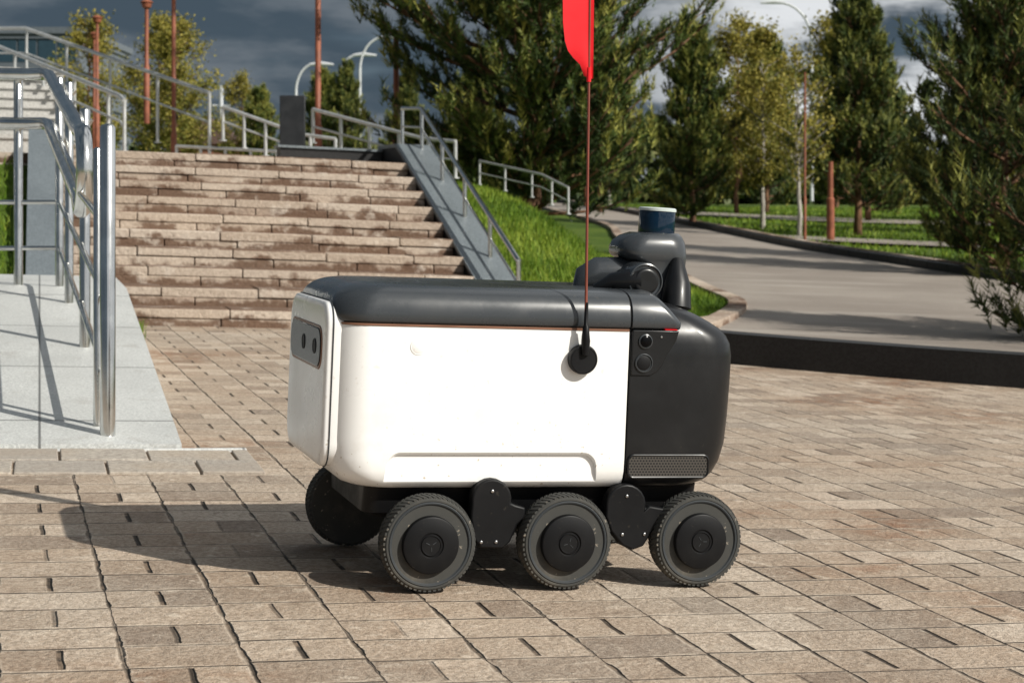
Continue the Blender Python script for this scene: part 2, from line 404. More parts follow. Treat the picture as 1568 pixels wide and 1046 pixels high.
def cheek(a0,a1,name,zb,bs=-.15):
    mb=MB(); b0,b1=bs,RUN*NS+.15
    poly=[(b0,-.15),(b0,.06),(b0+.25,.14+zb),(b1,RISE*NS+.16+zb),(b1+.8,RISE*NS+.16+zb),(b1+.8,-.15)]
    mb.prism(poly,lambda b,z,a:S(a,b,z),a0,a1,1)
    poly2=[(b0-.02,.06),(b0-.02,.085),(b0+.24,.165+zb),(b1,RISE*NS+.195+zb),(b1+.8,RISE*NS+.195+zb),(b1+.8,RISE*NS+.163+zb),(b1,RISE*NS+.163+zb),(b0+.25,.142+zb)]
    mb.prism(poly2,lambda b,z,a:S(a,b,z),a0-.015,a1+.015,0)
    mb.build(name,['slate','blackstone'],angle=30)
cheek(AR+.005,AR+.27,'stair_side_wall',-.02)
cheek(AL-.22,AL-.005,'stair_side_wall',0.0)
mb=MB(); mb.box(1.55,2.45,4.1,4.35,1.1,1.30,0,.5,S); mb.box(1.53,2.47,4.08,4.37,1.30,1.32,1,.5,S); mb.build('terrace_wall',['blackstone','slate'])
def railset(name,line,h,posts,r=.018,rp=.016,mids=(),mat='steel',cap=False):
    mb=MB(); L=[Vector(p) for p in line]
    up=Vector((0,0,h)); mb.tube([p+up for p in L],r,10)
    for m_ in mids: mb.tube([p+Vector((0,0,m_)) for p in L],r*.6,8)
    seg=[(L[i+1]-L[i]).length for i in range(len(L)-1)]; T=sum(seg)
    for k in range(posts):
        d=T*k/(posts-1)*.998+.0005*T; i=0
        while i<len(seg)-1 and d>seg[i]: d-=seg[i]; i+=1
        p=L[i].lerp(L[i+1],d/seg[i])
        mb.tube([p,p+up],rp,8); mb.tube([p,p+Vector((0,0,.012))],rp*2.3,10)
    return mb.build(name,[mat],angle=50)
railset('stair_handrail',[S(AR+.2,.25,.12),S(AR+.2,RUN*NS+.1,RISE*NS+.12),S(AR+.2,RUN*NS+.9,RISE*NS+.16)],.36,6,.018,.016,(.2,))
# ------------------------------------------------------------------ ramp
mb=MB()
poly=[(-5.62,-.1),(-5.62,.02),(-2.0,.33),(-.55,.33),(-.55,-.1)]
mb.prism(poly,lambda b,z,a:S(a,b,z),-2.6,-.04,0)
mb.box(-7,-2.605,-2.2,-.55,-.1,.33,0,.5,S)
mb.build('granite_ramp',['gran'],angle=25)
mb=MB()
for r_ in range(2):
    a=-6.0+r_*.13
    while a<.14:
        w=.26; mb.box(a,min(a+w-.007,.16),-6.12+.235*r_,-6.12+.235*r_+.228,-.05,.006+random.uniform(0,.005),0,random.random(),S); a+=w
mb.box(-6,.16,-5.648,-5.625,-.05,.012,1,.5,S)
mb.build('ramp_edge_paving',['band','gran'],bevel=.004)
mb=MB()
def post(x,y,z0,z1,r,base=True):
    mb.tube([(x,y,z0),(x,y,z1-r*.5),(x,y,z1-r*.15),(x,y,z1)],[r,r,r*.75,r*.2],20)
    if base: mb.tube([(x,y,z0-.01),(x,y,z0+.012),(x,y,z0+.022)],[r*2.1,r*2.1,r*1.2],20)
post(-1.284,5.60,.06,1.07,.0245)
post(-1.345,5.72,.10,1.0,.013,False)
post(-1.744,7.2,.19,1.22,.022); post(-2.11,8.4,.31,1.42,.021); post(-2.31,9.0,.37,1.49,.021)
post(-2.52,9.0,.38,1.49,.023); post(-3.1,8.85,.4,1.49,.022); post(-3.9,8.6,.4,1.49,.022); post(-5,8.3,.4,1.49,.022)
def hr(z1,z2,r):
    return [(-1.62,6.6,z1+.03),(-2.33,8.88,z2-.015),(-2.38,8.97,z2),(-2.48,8.98,z2),(-5.2,8.25,z2)]
up=hr(1.07,1.50,.03); lo=hr(.82,1.25,.03)
loop=[]
for k in range(13):
    g=math.pi*k/12; loop.append((-1.585+.035*math.sin(g)*1.2,6.49-.12*math.sin(g)*1.0,.945+.145*math.cos(g)))
path=list(reversed(up))+[tuple(l) for l in loop]+lo
mb.tube(path,.031,18)
for (za,zb) in ((.505,.85),(.262,.616),):
    mb.tube([(-1.284,5.60,za),(-2.31,9.0,zb),(-2.52,9.0,zb),(-5.2,8.25,zb)],.012,10)
mb.tube([(-1.345,5.72,.78),(-1.62,6.55,.88)],.011,8)
for p in [(-1.744,7.2),(-2.11,8.4)]:
    t=(p[1]-6.49)/(9.0-6.49)
    for z in (1.07+.43*t,.82+.43*t): mb.tube([(p[0],p[1],z-.07),(p[0]+.03,p[1],z-.02)],.008,8)
mb.build('ramp_handrail',['steel'],angle=50)
mb=MB()
for i in range(8):
    for s in range(9):
        mb.box(-9+s*.98,-9+s*.98+.972,8.5+.36*i,8.5+.36*(i+1)+.02,1.0,1.35+.13*(i+1),0,random.random(),S)
        mb.box(-9+s*.98,-9+s*.98+.972,8.5+.36*i-.03,8.5+.36*i+.05,1.35+.13*(i+1)-.04,1.35+.13*(i+1)+.004,0,random.random(),S)
mb.box(-9,-.2,11.4,20,1.0,2.36,0,.5,S)
mb.build('upper_stairs',['ustep'],angle=30)
railset('upper_handrail',[(-4.0,18.2,1.25),(-4.2,18.9,1.35),(-6.6,22.5,2.25),(-9,23,2.3)],.72,8,.025,.02,(.45,),'galv')
railset('upper_handrail',[(-3.6,21,1.4),(-6.9,25,2.6),(-9.5,25.2,2.6)],.85,7,.025,.02,(.5,),'galv')
railset('terrace_railing',[(-2.95,18,1.55),(-2.1,17.6,1.25),(-1.75,17.5,1.2)],.35,6,.018,.018,(.2,),'galv')
railset('terrace_railing',[(-2.1,18.6,1.55),(-.9,17.6,1.20),(-.55,17.2,1.15)],.36,6,.02,.018,(.18,),'galv')
railset('terrace_railing',[(-3.9,20.5,1.25),(-2.6,19.5,1.15)],.35,5,.018,.018,(.18,),'galv')
railset('lawn_railing',[(-.35,19,1.12),(.3,18,.95),(.55,17.2,.8)],.26,5,.013,.012,(.13,),'galv')
e=empty('information_board',(-2.14,17.2,1.2))
mb=MB(); mb.box(-.125,.125,-.02,.02,.22,.76); mb.build('panel',['board'],e,bevel=.01)
mb=MB(); mb.tube([(-.1,0,-.1),(-.1,0,.25)],.015); mb.tube([(.1,0,-.1),(.1,0,.25)],.015); mb.build('legs',['board'],e)
# ------------------------------------------------------------------ poles and lamps
def rustlamp(x,y,z0,z1,r,head=True):
    e=empty('park_lamp_post',(x,y,z0))
    mb=MB(); h=z1-z0
    mb.tube([(0,0,-.2),(0,0,.6),(0,0,.62),(0,0,h)],[r*1.4,r*1.4,r,r*.9],12); mb.build('post',['rust'],e)
    if head:
        mb=MB(); s=max(r/.03,.7)*.75; mb.lathe([(.03*s,0),(.08*s,.03*s),(.10*s,.10*s),(.09*s,.12*s)],lambda a,b,c:(a,b,h+c),20); mb.lathe([(.12*s,.12*s),(.125*s,.135*s),(.05*s,.18*s),(.01,.19*s)],lambda a,b,c:(a,b,h+c),20); mb.build('lantern',['rust'],e)
rustlamp(-4.22,22,1.2,5.5,.028); rustlamp(-5.18,25,2.3,3.72,.030)
rustlamp(-2.2,20,1.2,5.5,.034); rustlamp(-1.38,21,1.2,3.0,.035,False); rustlamp(-8.0,34,2.3,4.5,.035); rustlamp(-9.0,38,2.3,4.6,.035)
rustlamp(5.6,31,.5,1.75,.05,False); rustlamp(2.1,50,1.3,4,.04,False); rustlamp(4.9,29.5,.5,3.2,.018,False)
def street(x,y,z0,h,arm,side):
    e=empty('street_lamp',(x,y,z0)); mb=MB()
    pts=[(0,0,0),(0,0,h*.8)]+[(side*arm*(1-math.cos(t)),0,h*.8+h*.2*math.sin(t)) for t in np.linspace(.2,1.45,7)]
    mb.tube(pts,[.08,.065]+[.055]*7,10); mb.build('pole',['lampw'],e)
    mb=MB(); px,_,pz=pts[-1]; mb.tube([(px-side*.1,0,pz),(px+side*.4,0,pz+.05),(px+side*1.0,0,pz+.0)],[.06,.11,.05],10); mb.build('head',['lampw'],e)
street(-6.9,80,1.5,7.4,1.0,1); street(-8.1,82,1.5,6.8,.9,1); street(-9.8,80,1.5,6.2,.8,1); street(13.6,80,1.5,9.0,1.5,-1)
e=empty('antenna_mast',(-16.5,100,1.5)); mb=MB(); mb.tube([(0,0,0),(0,0,6.7)],.12,8); mb.tube([(-.5,0,5.6),(.5,0,5.6)],.05,6); mb.build('mast',['lampw'],e)
# ------------------------------------------------------------------ buildings
e=empty('office_building',(-36,110,0)); mb=MB()
mb.box(-11,9,0,14,0,12.2)
for k in range(6): mb.box(-11.15,9.15,-.15,14.15,1.9+k*2,2.4+k*2)
mb.box(-11.3,9.3,-.3,14.3,12.2,12.6)
mb.build('frame',['panel'],e,angle=30)
mb=MB()
for k in range(16):
    for j in range(5): mb.box(-10.9+k*1.24,-10.9+k*1.24+1.1,-.06,.02,2.45+2*j,3.85+2*j)
mb.build('windows',['glass'],e)
e=empty('brick_house',(-15.6,90,1.4)); mb=MB(); mb.box(-1.5,1.5,0,4,0,3.2); mb.build('walls',['brickred'],e)
mb=MB(); mb.prism([(-1.8,3.1),(1.8,3.1),(0,4.5)],lambda a,b,t:(a,t,b),-.3,4.3); mb.build('roof',['roof'],e)
mb=MB(); mb.box(-.9,-.3,-.04,.05,1.2,2.3); mb.box(.3,.9,-.04,.05,1.2,2.3); mb.build('windows',['glass'],e)

# ------------------------------------------------------------------ trees
def unit(v): return v/np.maximum(np.linalg.norm(v,axis=-1,keepdims=True),1e-9)
def tuft_mesh(name,C,Dr,L,tint,k,width,mat,spread=.55):
    n=len(C); C=np.repeat(C,k,0); Dr=np.repeat(Dr,k,0); L=np.repeat(L,k); T=np.repeat(tint,k)
    rad=rng.normal(size=(n*k,3)); rad-= (rad*Dr).sum(1,keepdims=True)*Dr; rad=unit(rad)
    s=rng.uniform(-.9,.7,n*k)[:,None]*L[:,None]
    base=C+Dr*s; tip=base+unit(Dr*rng.uniform(.5,1.0,n*k)[:,None]+rad*spread)*L[:,None]*rng.uniform(.55,.85,n*k)[:,None]
    side=unit(np.cross(tip-base,rng.normal(size=(n*k,3))))*width
    V=np.stack([base-side,base+side,tip],1).reshape(-1,3)
    F=np.arange(n*k*3).reshape(-1,3)
    return fastmesh(name,V,F,np.clip(T+rng.normal(0,.07,n*k),0,1),[mat])
def pine_mesh(seed,H,R,dens=1.0,low=.1,mat='needle',k=16,width=.007,L0=.13,step=.26,pw=.8,nbr=(5,8)):
    r=np.random.default_rng(seed); mb=MB(); C=[];Dd=[];Ln=[];T=[]
    tp=[(0,0,-.3)]; n=9
    for i in range(1,n+1): tp.append((r.normal(0,.02)*H/4,r.normal(0,.02)*H/4,H*i/n))
    tr=.022*H*.75
    mb.tube(tp,[tr*1.25]+[tr*(1-.93*i/n) for i in range(1,n+1)],9)
    tpa=np.array(tp); tz=tpa[:,2]
    def tpos(z): return np.array([np.interp(z,tz,tpa[:,0]),np.interp(z,tz,tpa[:,1]),z])
    z=H*low
    while z<H*.98:
        t=(z-H*low)/(H*(1-low)); nb=int(r.integers(*nbr)) if t<.85 else 4
        lenb=R*(min(1,(1.02-t)**pw)*(.70+.30*min(1,t/.18)))
        a0=r.uniform(0,6.3)
        for j in range(nb):
            az=a0+2*math.pi*j/nb+r.normal(0,.25); Lb=lenb*r.uniform(.5,1.18)+.08
            el=math.radians(r.uniform(-4,24)+36*t); d=np.array([math.cos(az)*math.cos(el),math.sin(az)*math.cos(el),math.sin(el)])
            p=tpos(z+r.uniform(-.1,.1)); pts=[p]; cur=p; ns=6
            for i in range(ns):
                d=unit(d+np.array([r.normal(0,.1),r.normal(0,.1),.10-.06*(i<2)])); cur=cur+d*Lb/ns; pts.append(cur)
            br=.010+.012*Lb
            mb.tube(pts,[br*(1-.85*i/ns) for i in range(ns+1)],5)
            bt=r.normal(0,.06)
            for i in range(1,ns+1):
                f=i/ns
                if f<.3 and r.random()<.55: continue
                m=1 if i==ns else 2+int(r.random()<.5*dens)
                for q_ in range(m+ (1 if i==ns else 0)):
                    dd=unit((pts[i]-pts[i-1])); sidev=unit(np.cross(dd,[0,0,1.0]))*(1 if q_%2 else -1)
                    sl=Lb*.42*(1.15-f)*r.uniform(.4,1.2)+.10
                    sd=unit(dd*.8+sidev*(0 if i==ns and q_==0 else r.uniform(.4,1.1))+np.array([0,0,r.uniform(-.15,.6)]))
                    s0=pts[i]; kk=max(1,int(sl/.12*dens))
                    e_=s0+sd*sl+np.array([0,0,sl*.2])
                    if sl>.16: mb.tube([s0,e_],[br*.35,.003],3)
                    for w_ in range(kk+1):
                        g=(w_+1)/(kk+1); c=s0+(e_-s0)*g+r.normal(0,.022,3)
                        C.append(c); Dd.append(unit(sd*.7+np.array([0,0,.5+.7*(g>.9)])+r.normal(0,.22,3)))
                        Ln.append(L0*r.uniform(.65,1.15)); T.append(.06+.34*f*g+.5*(g>.95)*r.random()+.1*r.random()+bt)  # sunny highlights painted in: tint brightens outward and on shoot tips
        z+=step*r.uniform(.75,1.25)*(1-.35*t)
    C.append(tpos(H)); Dd.append(np.array([0,0,1.])); Ln.append(L0*1.3); T.append(.9)
    fm=tuft_mesh('pf',np.array(C),np.array(Dd),np.array(Ln),np.array(T),k,width,mat)
    me=D.meshes.new('trunk'); me.from_pydata([tuple(v) for v in mb.v],[],mb.f); me.materials.append(M['bark'])
    me.polygons.foreach_set('use_smooth',[True]*len(me.polygons))
    return me,fm
def leaf_mesh(seed,H,R,mat='leaf',nleaf=9000,size=.045,low=.25,bark='birch',clumps=60):
    r=np.random.default_rng(seed); mb=MB(); tp=[(0,0,-.3)]+[(r.normal(0,.03),r.normal(0,.03),H*.95*i/8) for i in range(1,9)]
    tr=.013*H; mb.tube(tp,[tr*1.2]+[tr*(1-.92*i/8) for i in range(1,9)],8); cc=[];cr=[]
    for i in range(clumps):
        t=r.uniform(0,1); z=H*(low+(1-low)*t); rad=R*math.sin(math.pi*(.12+.83*t))**.8*r.uniform(.35,1.05); az=r.uniform(0,6.3)
        z0=max(H*.12,z-rad*r.uniform(.6,1.1)); e_=np.array([math.cos(az)*rad,math.sin(az)*rad,z]); s0=np.array([0,0,z0])
        mid=(s0+e_)/2+r.normal(0,.05,3)*R; mb.tube([s0,mid,e_],[tr*.35,tr*.2,.006],4)
        for g in (.6,.8,1.0): cc.append(s0+(e_-s0)*g); cr.append(R*.2*r.uniform(.5,1.1))
    cc=np.array(cc);cr=np.array(cr); ii=r.integers(0,len(cc),nleaf)
    P=cc[ii]+r.normal(0,1,(nleaf,3))*cr[ii][:,None]*.6
    n1=unit(r.normal(size=(nleaf,3))); n2=unit(np.cross(n1,r.normal(size=(nleaf,3)))); s=size*r.uniform(.5,1.1,nleaf)[:,None]
    V=np.stack([P-n1*s,P+n2*s*.6,P+n1*s,P-n2*s*.6],1).reshape(-1,3)
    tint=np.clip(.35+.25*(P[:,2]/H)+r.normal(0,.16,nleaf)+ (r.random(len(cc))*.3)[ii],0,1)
    fm=fastmesh('lf',V,np.arange(nleaf*4).reshape(-1,4),tint,[mat],4)
    me=D.meshes.new('trunk'); me.from_pydata([tuple(v) for v in mb.v],[],mb.f); me.materials.append(M[bark])
    return me,fm
def place(name,meshes,x,y,s=1,rot=0,z=None,sz=None):
    e=empty(name,(x,y,(g1(x,y)-.03) if z is None else z)); e.rotation_euler=(0,0,rot); e.scale=(s,s,sz or s)
    for nm,m in zip(('trunk','foliage'),meshes):
        o=D.objects.new(nm,m); sc.collection.objects.link(o); o.parent=e
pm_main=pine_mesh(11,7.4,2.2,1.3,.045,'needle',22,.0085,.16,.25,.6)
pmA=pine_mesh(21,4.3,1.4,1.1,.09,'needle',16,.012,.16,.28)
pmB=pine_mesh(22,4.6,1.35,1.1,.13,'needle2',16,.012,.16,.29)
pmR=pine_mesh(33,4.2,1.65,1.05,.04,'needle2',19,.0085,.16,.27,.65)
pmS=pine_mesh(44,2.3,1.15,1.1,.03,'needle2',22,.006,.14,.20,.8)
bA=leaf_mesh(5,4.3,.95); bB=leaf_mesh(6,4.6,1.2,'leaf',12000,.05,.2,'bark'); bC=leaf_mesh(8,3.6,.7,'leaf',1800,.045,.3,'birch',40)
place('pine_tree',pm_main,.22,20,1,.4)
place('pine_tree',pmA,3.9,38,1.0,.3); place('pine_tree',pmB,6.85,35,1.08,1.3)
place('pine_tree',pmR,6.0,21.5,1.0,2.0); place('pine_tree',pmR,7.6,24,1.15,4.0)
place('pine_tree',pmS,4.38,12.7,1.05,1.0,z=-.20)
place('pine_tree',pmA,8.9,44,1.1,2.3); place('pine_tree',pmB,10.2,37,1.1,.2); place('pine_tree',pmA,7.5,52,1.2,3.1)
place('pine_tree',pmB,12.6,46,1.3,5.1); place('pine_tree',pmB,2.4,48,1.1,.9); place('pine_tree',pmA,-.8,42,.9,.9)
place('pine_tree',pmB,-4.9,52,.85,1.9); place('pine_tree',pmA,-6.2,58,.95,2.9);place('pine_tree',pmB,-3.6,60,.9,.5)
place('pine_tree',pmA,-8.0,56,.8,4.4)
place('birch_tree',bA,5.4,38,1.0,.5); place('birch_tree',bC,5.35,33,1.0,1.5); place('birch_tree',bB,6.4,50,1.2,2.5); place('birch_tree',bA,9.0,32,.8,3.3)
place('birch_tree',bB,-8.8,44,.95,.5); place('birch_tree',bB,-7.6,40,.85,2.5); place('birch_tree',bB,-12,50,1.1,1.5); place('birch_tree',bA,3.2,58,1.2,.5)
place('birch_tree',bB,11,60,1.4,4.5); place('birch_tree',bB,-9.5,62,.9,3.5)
def mass(name,xs_,y,hs,n,size,seed,depth=10):
    r=np.random.default_rng(seed); cs=[]
    for x in xs_:
        h=hs(x)*r.uniform(.55,1.1); 
        for k in range(26):
            t=r.random(); cs.append((x+r.normal(0,1)*1.3*(1-.6*t),y+r.normal(0,depth/2),1.3+h*t,.75*(1.1-.6*t)))
    cs=np.array(cs); ii=r.integers(0,len(cs),n); P=cs[ii,:3]+r.normal(0,1,(n,3))*cs[ii,3:4]*.6
    n1=unit(r.normal(size=(n,3))); n2=unit(np.cross(n1,r.normal(size=(n,3)))); s=size*r.uniform(.5,1.2,n)[:,None]
    V=np.stack([P-n1*s,P+n2*s*.7,P+n1*s,P-n2*s*.7],1).reshape(-1,3)
    tint=np.clip(.3+.35*(r.random(len(cs)))[ii]+r.normal(0,.12,n),0,1)
    o=D.objects.new(name,fastmesh(name,V,np.arange(n*4).reshape(-1,4),tint,['dist'],4)); sc.collection.objects.link(o)
mass('distant_trees',np.arange(-55,-2,2.3),105,lambda x:4.0+1.2*math.sin(x*.9),36000,.30,1)
mass('distant_trees',np.arange(-2,50,1.9),98,lambda x:5.8+1.8*math.sin(x*1.3),60000,.30,2)
mass('distant_trees',np.arange(-200,200,8.0),260,lambda x:9+2*math.sin(x*.3),16000,1.1,3,20)
def blades(name,n,fx,h,w,mat='blade'):
    P=fx(n); n=len(P); z=G(P[:,0],P[:,1])-.025
    B=np.stack([P[:,0],P[:,1],z],1); hh=h*rng.uniform(.4,1.1,n)[:,None]
    tip=B+np.concatenate([rng.normal(0,.35,(n,2))*hh,hh],1); side=unit(np.concatenate([rng.normal(size=(n,2)),np.zeros((n,1))],1))*w
    V=np.stack([B-side,B+side,tip],1).reshape(-1,3)
    patch=.45+.28*np.sin(P[:,0]*2.1+np.sin(P[:,1]*1.3)*2)*np.sin(P[:,1]*1.7+1)
    o=D.objects.new(name,fastmesh(name,V,np.arange(n*3).reshape(-1,3),np.clip(patch+rng.normal(0,.2,n),0,1),[mat])); sc.collection.objects.link(o)
Lpa=np.array(Lp); Rpa=np.array(Rp)
def f1(n):
    a=rng.uniform(2.76,8,n*3); b=rng.uniform(-.1,11,n*3); x=P0[0]+a*US[0]+b*VS[0]; y=P0[1]+a*US[1]+b*VS[1]
    ok=(x<np.interp(y,Lpa[:,1],Lpa[:,0])-.12)&(y>10.9); 
    wl=np.interp(x,[p[0] for p in wall],[p[1] for p in wall]); ok&=(y>wl+.25)
    return np.stack([x[ok],y[ok]],1)[:n]
blades('bank_grass',60000,f1,.085,.0075)
def f2(n):
    y=rng.uniform(16,60,n*2); x=rng.uniform(1.5,20,n*2); xr=np.interp(y,Rpa[:,1],Rpa[:,0]); ok=(x>xr+.35)
    return np.stack([x[ok],y[ok]],1)[:n]
blades('lawn_grass',40000,f2,.10,.018)
def f3(n):
    a=rng.uniform(-6,-.6,n); b=rng.uniform(-.45,3.5,n); return np.stack([P0[0]+a*US[0]+b*VS[0],P0[1]+a*US[1]+b*VS[1]],1)
blades('bank_grass',14000,f3,.09,.008)
def f4(n):
    a=rng.uniform(-.02,.12,n)+0*rng.random(n); b=rng.normal(-.35,.25,n); return np.stack([P0[0]+a*US[0]+b*VS[0],P0[1]+a*US[1]+b*VS[1]],1)
blades('weeds',500,f4,.09,.005)

# ------------------------------------------------------------------ ROBOT
TH=math.radians(17); ox,oy=-.176,3.60
U=Vector((math.cos(TH),math.sin(TH),-.042*math.cos(TH))).normalized()
Vv=Vector((-math.sin(TH),math.cos(TH),.042*math.sin(TH))); Vv=(Vv-U*Vv.dot(U)).normalized(); W=U.cross(Vv)
robot=empty('delivery_robot')
mat=Matrix.Identity(4)
for i,c in enumerate((U,Vv,W)):
    for j in range(3): mat[j][i]=c[j]
mat[0][3],mat[1][3],mat[2][3]=ox,oy,float(gx(ox))+.001
robot.matrix_world=mat
S0,S1=.015,.500; SP=.427
def secs(lst,u0,u1,rr,s0=S0,s1=S1):
    out=[]
    for w,iv,a,b in lst:
        out.append((w,u0+a,u1-b,s0+iv,s1-iv,tuple(max(.0015,r-iv*.2) for r in rr)))
    return out
mb=MB()
mb.loft(secs([(.205,.040,.075,0),(.208,.027,.058,0),(.215,.015,.038,0),(.228,.006,.021,0),(.245,.0015,.009,0),(.27,0,.003,0),(.31,0,0,0),(.42,0,0,0),(.52,0,0,0),(.5395,.001,.001,0)],-.205,SP-.0005,(.078,.002,.002,.078)),nc=14)
shell=mb.build('shell',['white'],robot,angle=40)
cut=MB()
pl=[]
ua,ub,wt=-.088,.362,.276
for cx,cw,a0 in ((ub-.03,wt-.03,0),(ua+.03,wt-.03,90)):
    for k in range(10):
        g=math.radians(a0+90*k/9); pl.append((cx+.03*math.cos(g),cw+.03*math.sin(g)))
pl+=[(ua-.010,.19),(ub+.010,.19)]
n=len(pl); c0=np.array([(ua+ub)/2,.19])
outer=[(c0[0]+(a-c0[0])*(1+.012),c0[1]+(b-c0[1])*1.09) for a,b in pl]
vs=[(a,-.05,b) for a,b in outer]+[(a,S0-.001,b) for a,b in outer]+[(a,S0+.0105,b) for a,b in pl]
fs=[tuple(range(n)),tuple(range(3*n-1,2*n-1,-1))]+[(r_*n+i,(r_+1)*n+i,(r_+1)*n+(i+1)%n,r_*n+(i+1)%n) for r_ in range(2) for i in range(n)]
cut.add(vs,fs)
cu=cut.build('cut',['white'],None,angle=180); cu.parent=robot
bm_=shell.modifiers.new('b','BOOLEAN'); bm_.operation='DIFFERENCE'; bm_.object=cu; bm_.solver='EXACT'
bpy.context.view_layer.update()
dg=bpy.context.evaluated_depsgraph_get(); nm=D.meshes.new_from_object(shell.evaluated_get(dg)); shell.modifiers.clear(); shell.data=nm
D.objects.remove(cu)
nm.polygons.foreach_set('use_smooth',[True]*len(nm.polygons)); nm.set_sharp_from_angle(angle=math.radians(30))
bv=shell.modifiers.new('bev','BEVEL'); bv.width=.004; bv.segments=3; bv.limit_method='ANGLE'; bv.angle_limit=math.radians(30)
mb=MB(); mb.loft([(.533,-.198,SP-.001,.019,.496,(.07,.002,.002,.07)),(.549,-.198,SP-.001,.019,.496,(.07,.002,.002,.07))]); mb.loft([(.5402,-.2045,SP-.001,.0142,.5008,(.077,.002,.002,.077)),(.5445,-.2045,SP-.001,.0142,.5008,(.077,.002,.002,.077))],mi=1)
mb.build('seam_strip',['blk','copper'],robot)
ls=[(.546,.006,.006),(.5475,.0025,.0025),(.551,.0005,.0005),(.560,-.0005,-.001),(.572,.0005,.001),(.583,.003,.004),(.593,.0068,.009),(.602,.0120,.016),(.610,.0195,.026),(.616,.029,.038),(.6205,.042,.052),(.6237,.060,.07),(.6255,.090,.10)]
mb=MB(); mb.loft([(w,-.208+o,SP+.0,.012+i,.503-i,(max(.02,.08-i*.25),.0015,.0015,max(.02,.08-i*.25))) for w,i,o in ls],nc=12)
mb.build('lid',['lid'],robot,angle=40)
mb=MB(); fl=[(w,SP+.004,.548-max(0,(w-.56))*.9,.012+i,.503-i,(.0015,.02,.02,.0015)) for w,i,o in ls]
mb.loft(fl); mb.build('lid_front_section',['lid'],robot,angle=40)
mb=MB(); mb.loft([(w,SP-.004,SP+.008,.016+i,.499-i,(.001,)*4) for w,i,o in ls[:-1]]); mb.build('lid_gap',['blk2'],robot)
fs_=[(.206,.036,.600),(.210,.022,.622),(.219,.011,.642),(.235,.004,.658),(.26,.001,.672),(.30,0,.683),(.36,0,.688),(.43,0,.691),(.49,.0005,.692),(.515,.002,.688),(.532,.005,.679),(.546,.010,.665),(.560,.017,.643),(.574,.026,.616),(.586,.038,.588),(.596,.055,.560),(.600,.075,.54)]
mb=MB(); mb.loft([(w,SP+.003,u1,S0-.001+i,S1+.001-i,(.0015,max(.03,.085-i*.3),max(.03,.085-i*.3),.0015)) for w,i,u1 in fs_],nc=14)
mb.build('front_fairing',['blk'],robot,angle=40)
mb=MB()
poly=[(SP+.005,.5435),(.538,.5435),(.532,.522),(.512,.492),(.501,.468),(.490,.455),(.475,.447),(SP+.005,.447)]
mb.prism(poly,lambda a,b,t:(a,t,b),.0105,.03); mb.build('sensor_panel',['blk'],robot,bevel=.002)
mb=MB()
def discs(mb,u,w,prof,mi=0,v=None,n=32): mb.lathe(prof,lambda a,b,c:(u+a,(.0105 if v is None else v)-c,w+b),n,mi)
discs(mb,.461,.520,[(.0155,0),(.0155,.003),(.0135,.004),(.0125,.002)],0); discs(mb,.461,.520,[(.012,0),(.012,.0035),(.007,.006),(.001,.0065)],1)
discs(mb,.459,.474,[(.020,0),(.020,.003),(.0185,.004),(.0165,.0015)],0); discs(mb,.459,.474,[(.015,0),(.015,.003),(.012,.0042),(.001,.0045)],2)
discs(mb,.497,.530,[(.0025,0),(.002,.002),(.0005,.0022)],3)
mb.build('side_sensors',['lid','lens','blk2','metal'],robot)
mb=MB(); mb.box(.505,.533,.0088,.02,.5452,.5466); mb.build('status_light',['red'],robot)
def rrect(u0,u1,w0,w1,r,n=6):
    o=[]
    for cx,cy,a in ((u1-r,w1-r,0),(u0+r,w1-r,90),(u0+r,w0+r,180),(u1-r,w0+r,270)):
        for k in range(n+1):
            g=math.radians(a+90*k/n); o.append((cx+r*math.cos(g),cy+r*math.sin(g)))
    return o
mb=MB(); mb.prism(rrect(.436,.616,.233,.276,.012),lambda a,b,t:(a,t,b),.0125,.03); mb.build('grille',['grille'],robot)
mb=MB(); rr=rrect(.434,.618,.231,.278,.013); mb.tube([(a,.0125,b) for a,b in rr],.0024,6,closed=True); mb.build('grille_frame',['blk'],robot)
mb=MB(); discs(mb,-.033,.499,[(.0170,0),(.0170,.0004),(.0160,.0008),(.0155,.0002),(.0150,.0002),(.0140,.0008),(.001,.0009)],0,.0145); mb.build('shell_plug',['white'],robot)
mb=MB(); rp=rrect(.045,.470,.245,.583,.05,8)
n=len(rp)
def ring(ins,t): 
    cx,cy=.2575,.414; return [(t,cx+(a-cx)*(1-ins/.21),cy+(b-cy)*(1-ins/.17)) for a,b in rp]
R_=[ring(0,-.17),ring(0,-.212),ring(.002,-.2155),ring(.007,-.2185),ring(.015,-.220)]
vs=[p for r_ in R_ for p in r_]; fs=[(i*n+j,i*n+(j+1)%n,(i+1)*n+(j+1)%n,(i+1)*n+j) for i in range(4) for j in range(n)]
fs.append(tuple(4*n+j for j in range(n))); fs.append(tuple(range(n))[::-1])
mb.add(vs,fs); mb.build('rear_panel',['white'],robot,angle=50)
mb=MB(); rg=rrect(.0435,.4715,.2435,.5845,.051,8); mb.tube([(-.2045,a,b) for a,b in rg],.0014,6,closed=True); mb.build('rear_gap',['side'],robot)
mb=MB(); mb.prism(rrect(.078,.437,.441,.532,.035),lambda a,b,t:(t,a,b),-.2220,-.20); mb.build('camera_bar_frame',['copper'],robot,bevel=.002)
mb=MB(); mb.prism(rrect(.083,.432,.446,.527,.032),lambda a,b,t:(t,a,b),-.2238,-.20)
mb.build('camera_bar',['lens'],robot,bevel=.003)
mb=MB()
for v_ in (.145,.27): mb.lathe([(.0160,0),(.0160,.0014),(.0135,.0020),(.0125,.0004),(.001,.0012)],lambda a,b,c:(-.2238-c,v_+a,.487+b),24)
mb.build('rear_lenses',['side'],robot)
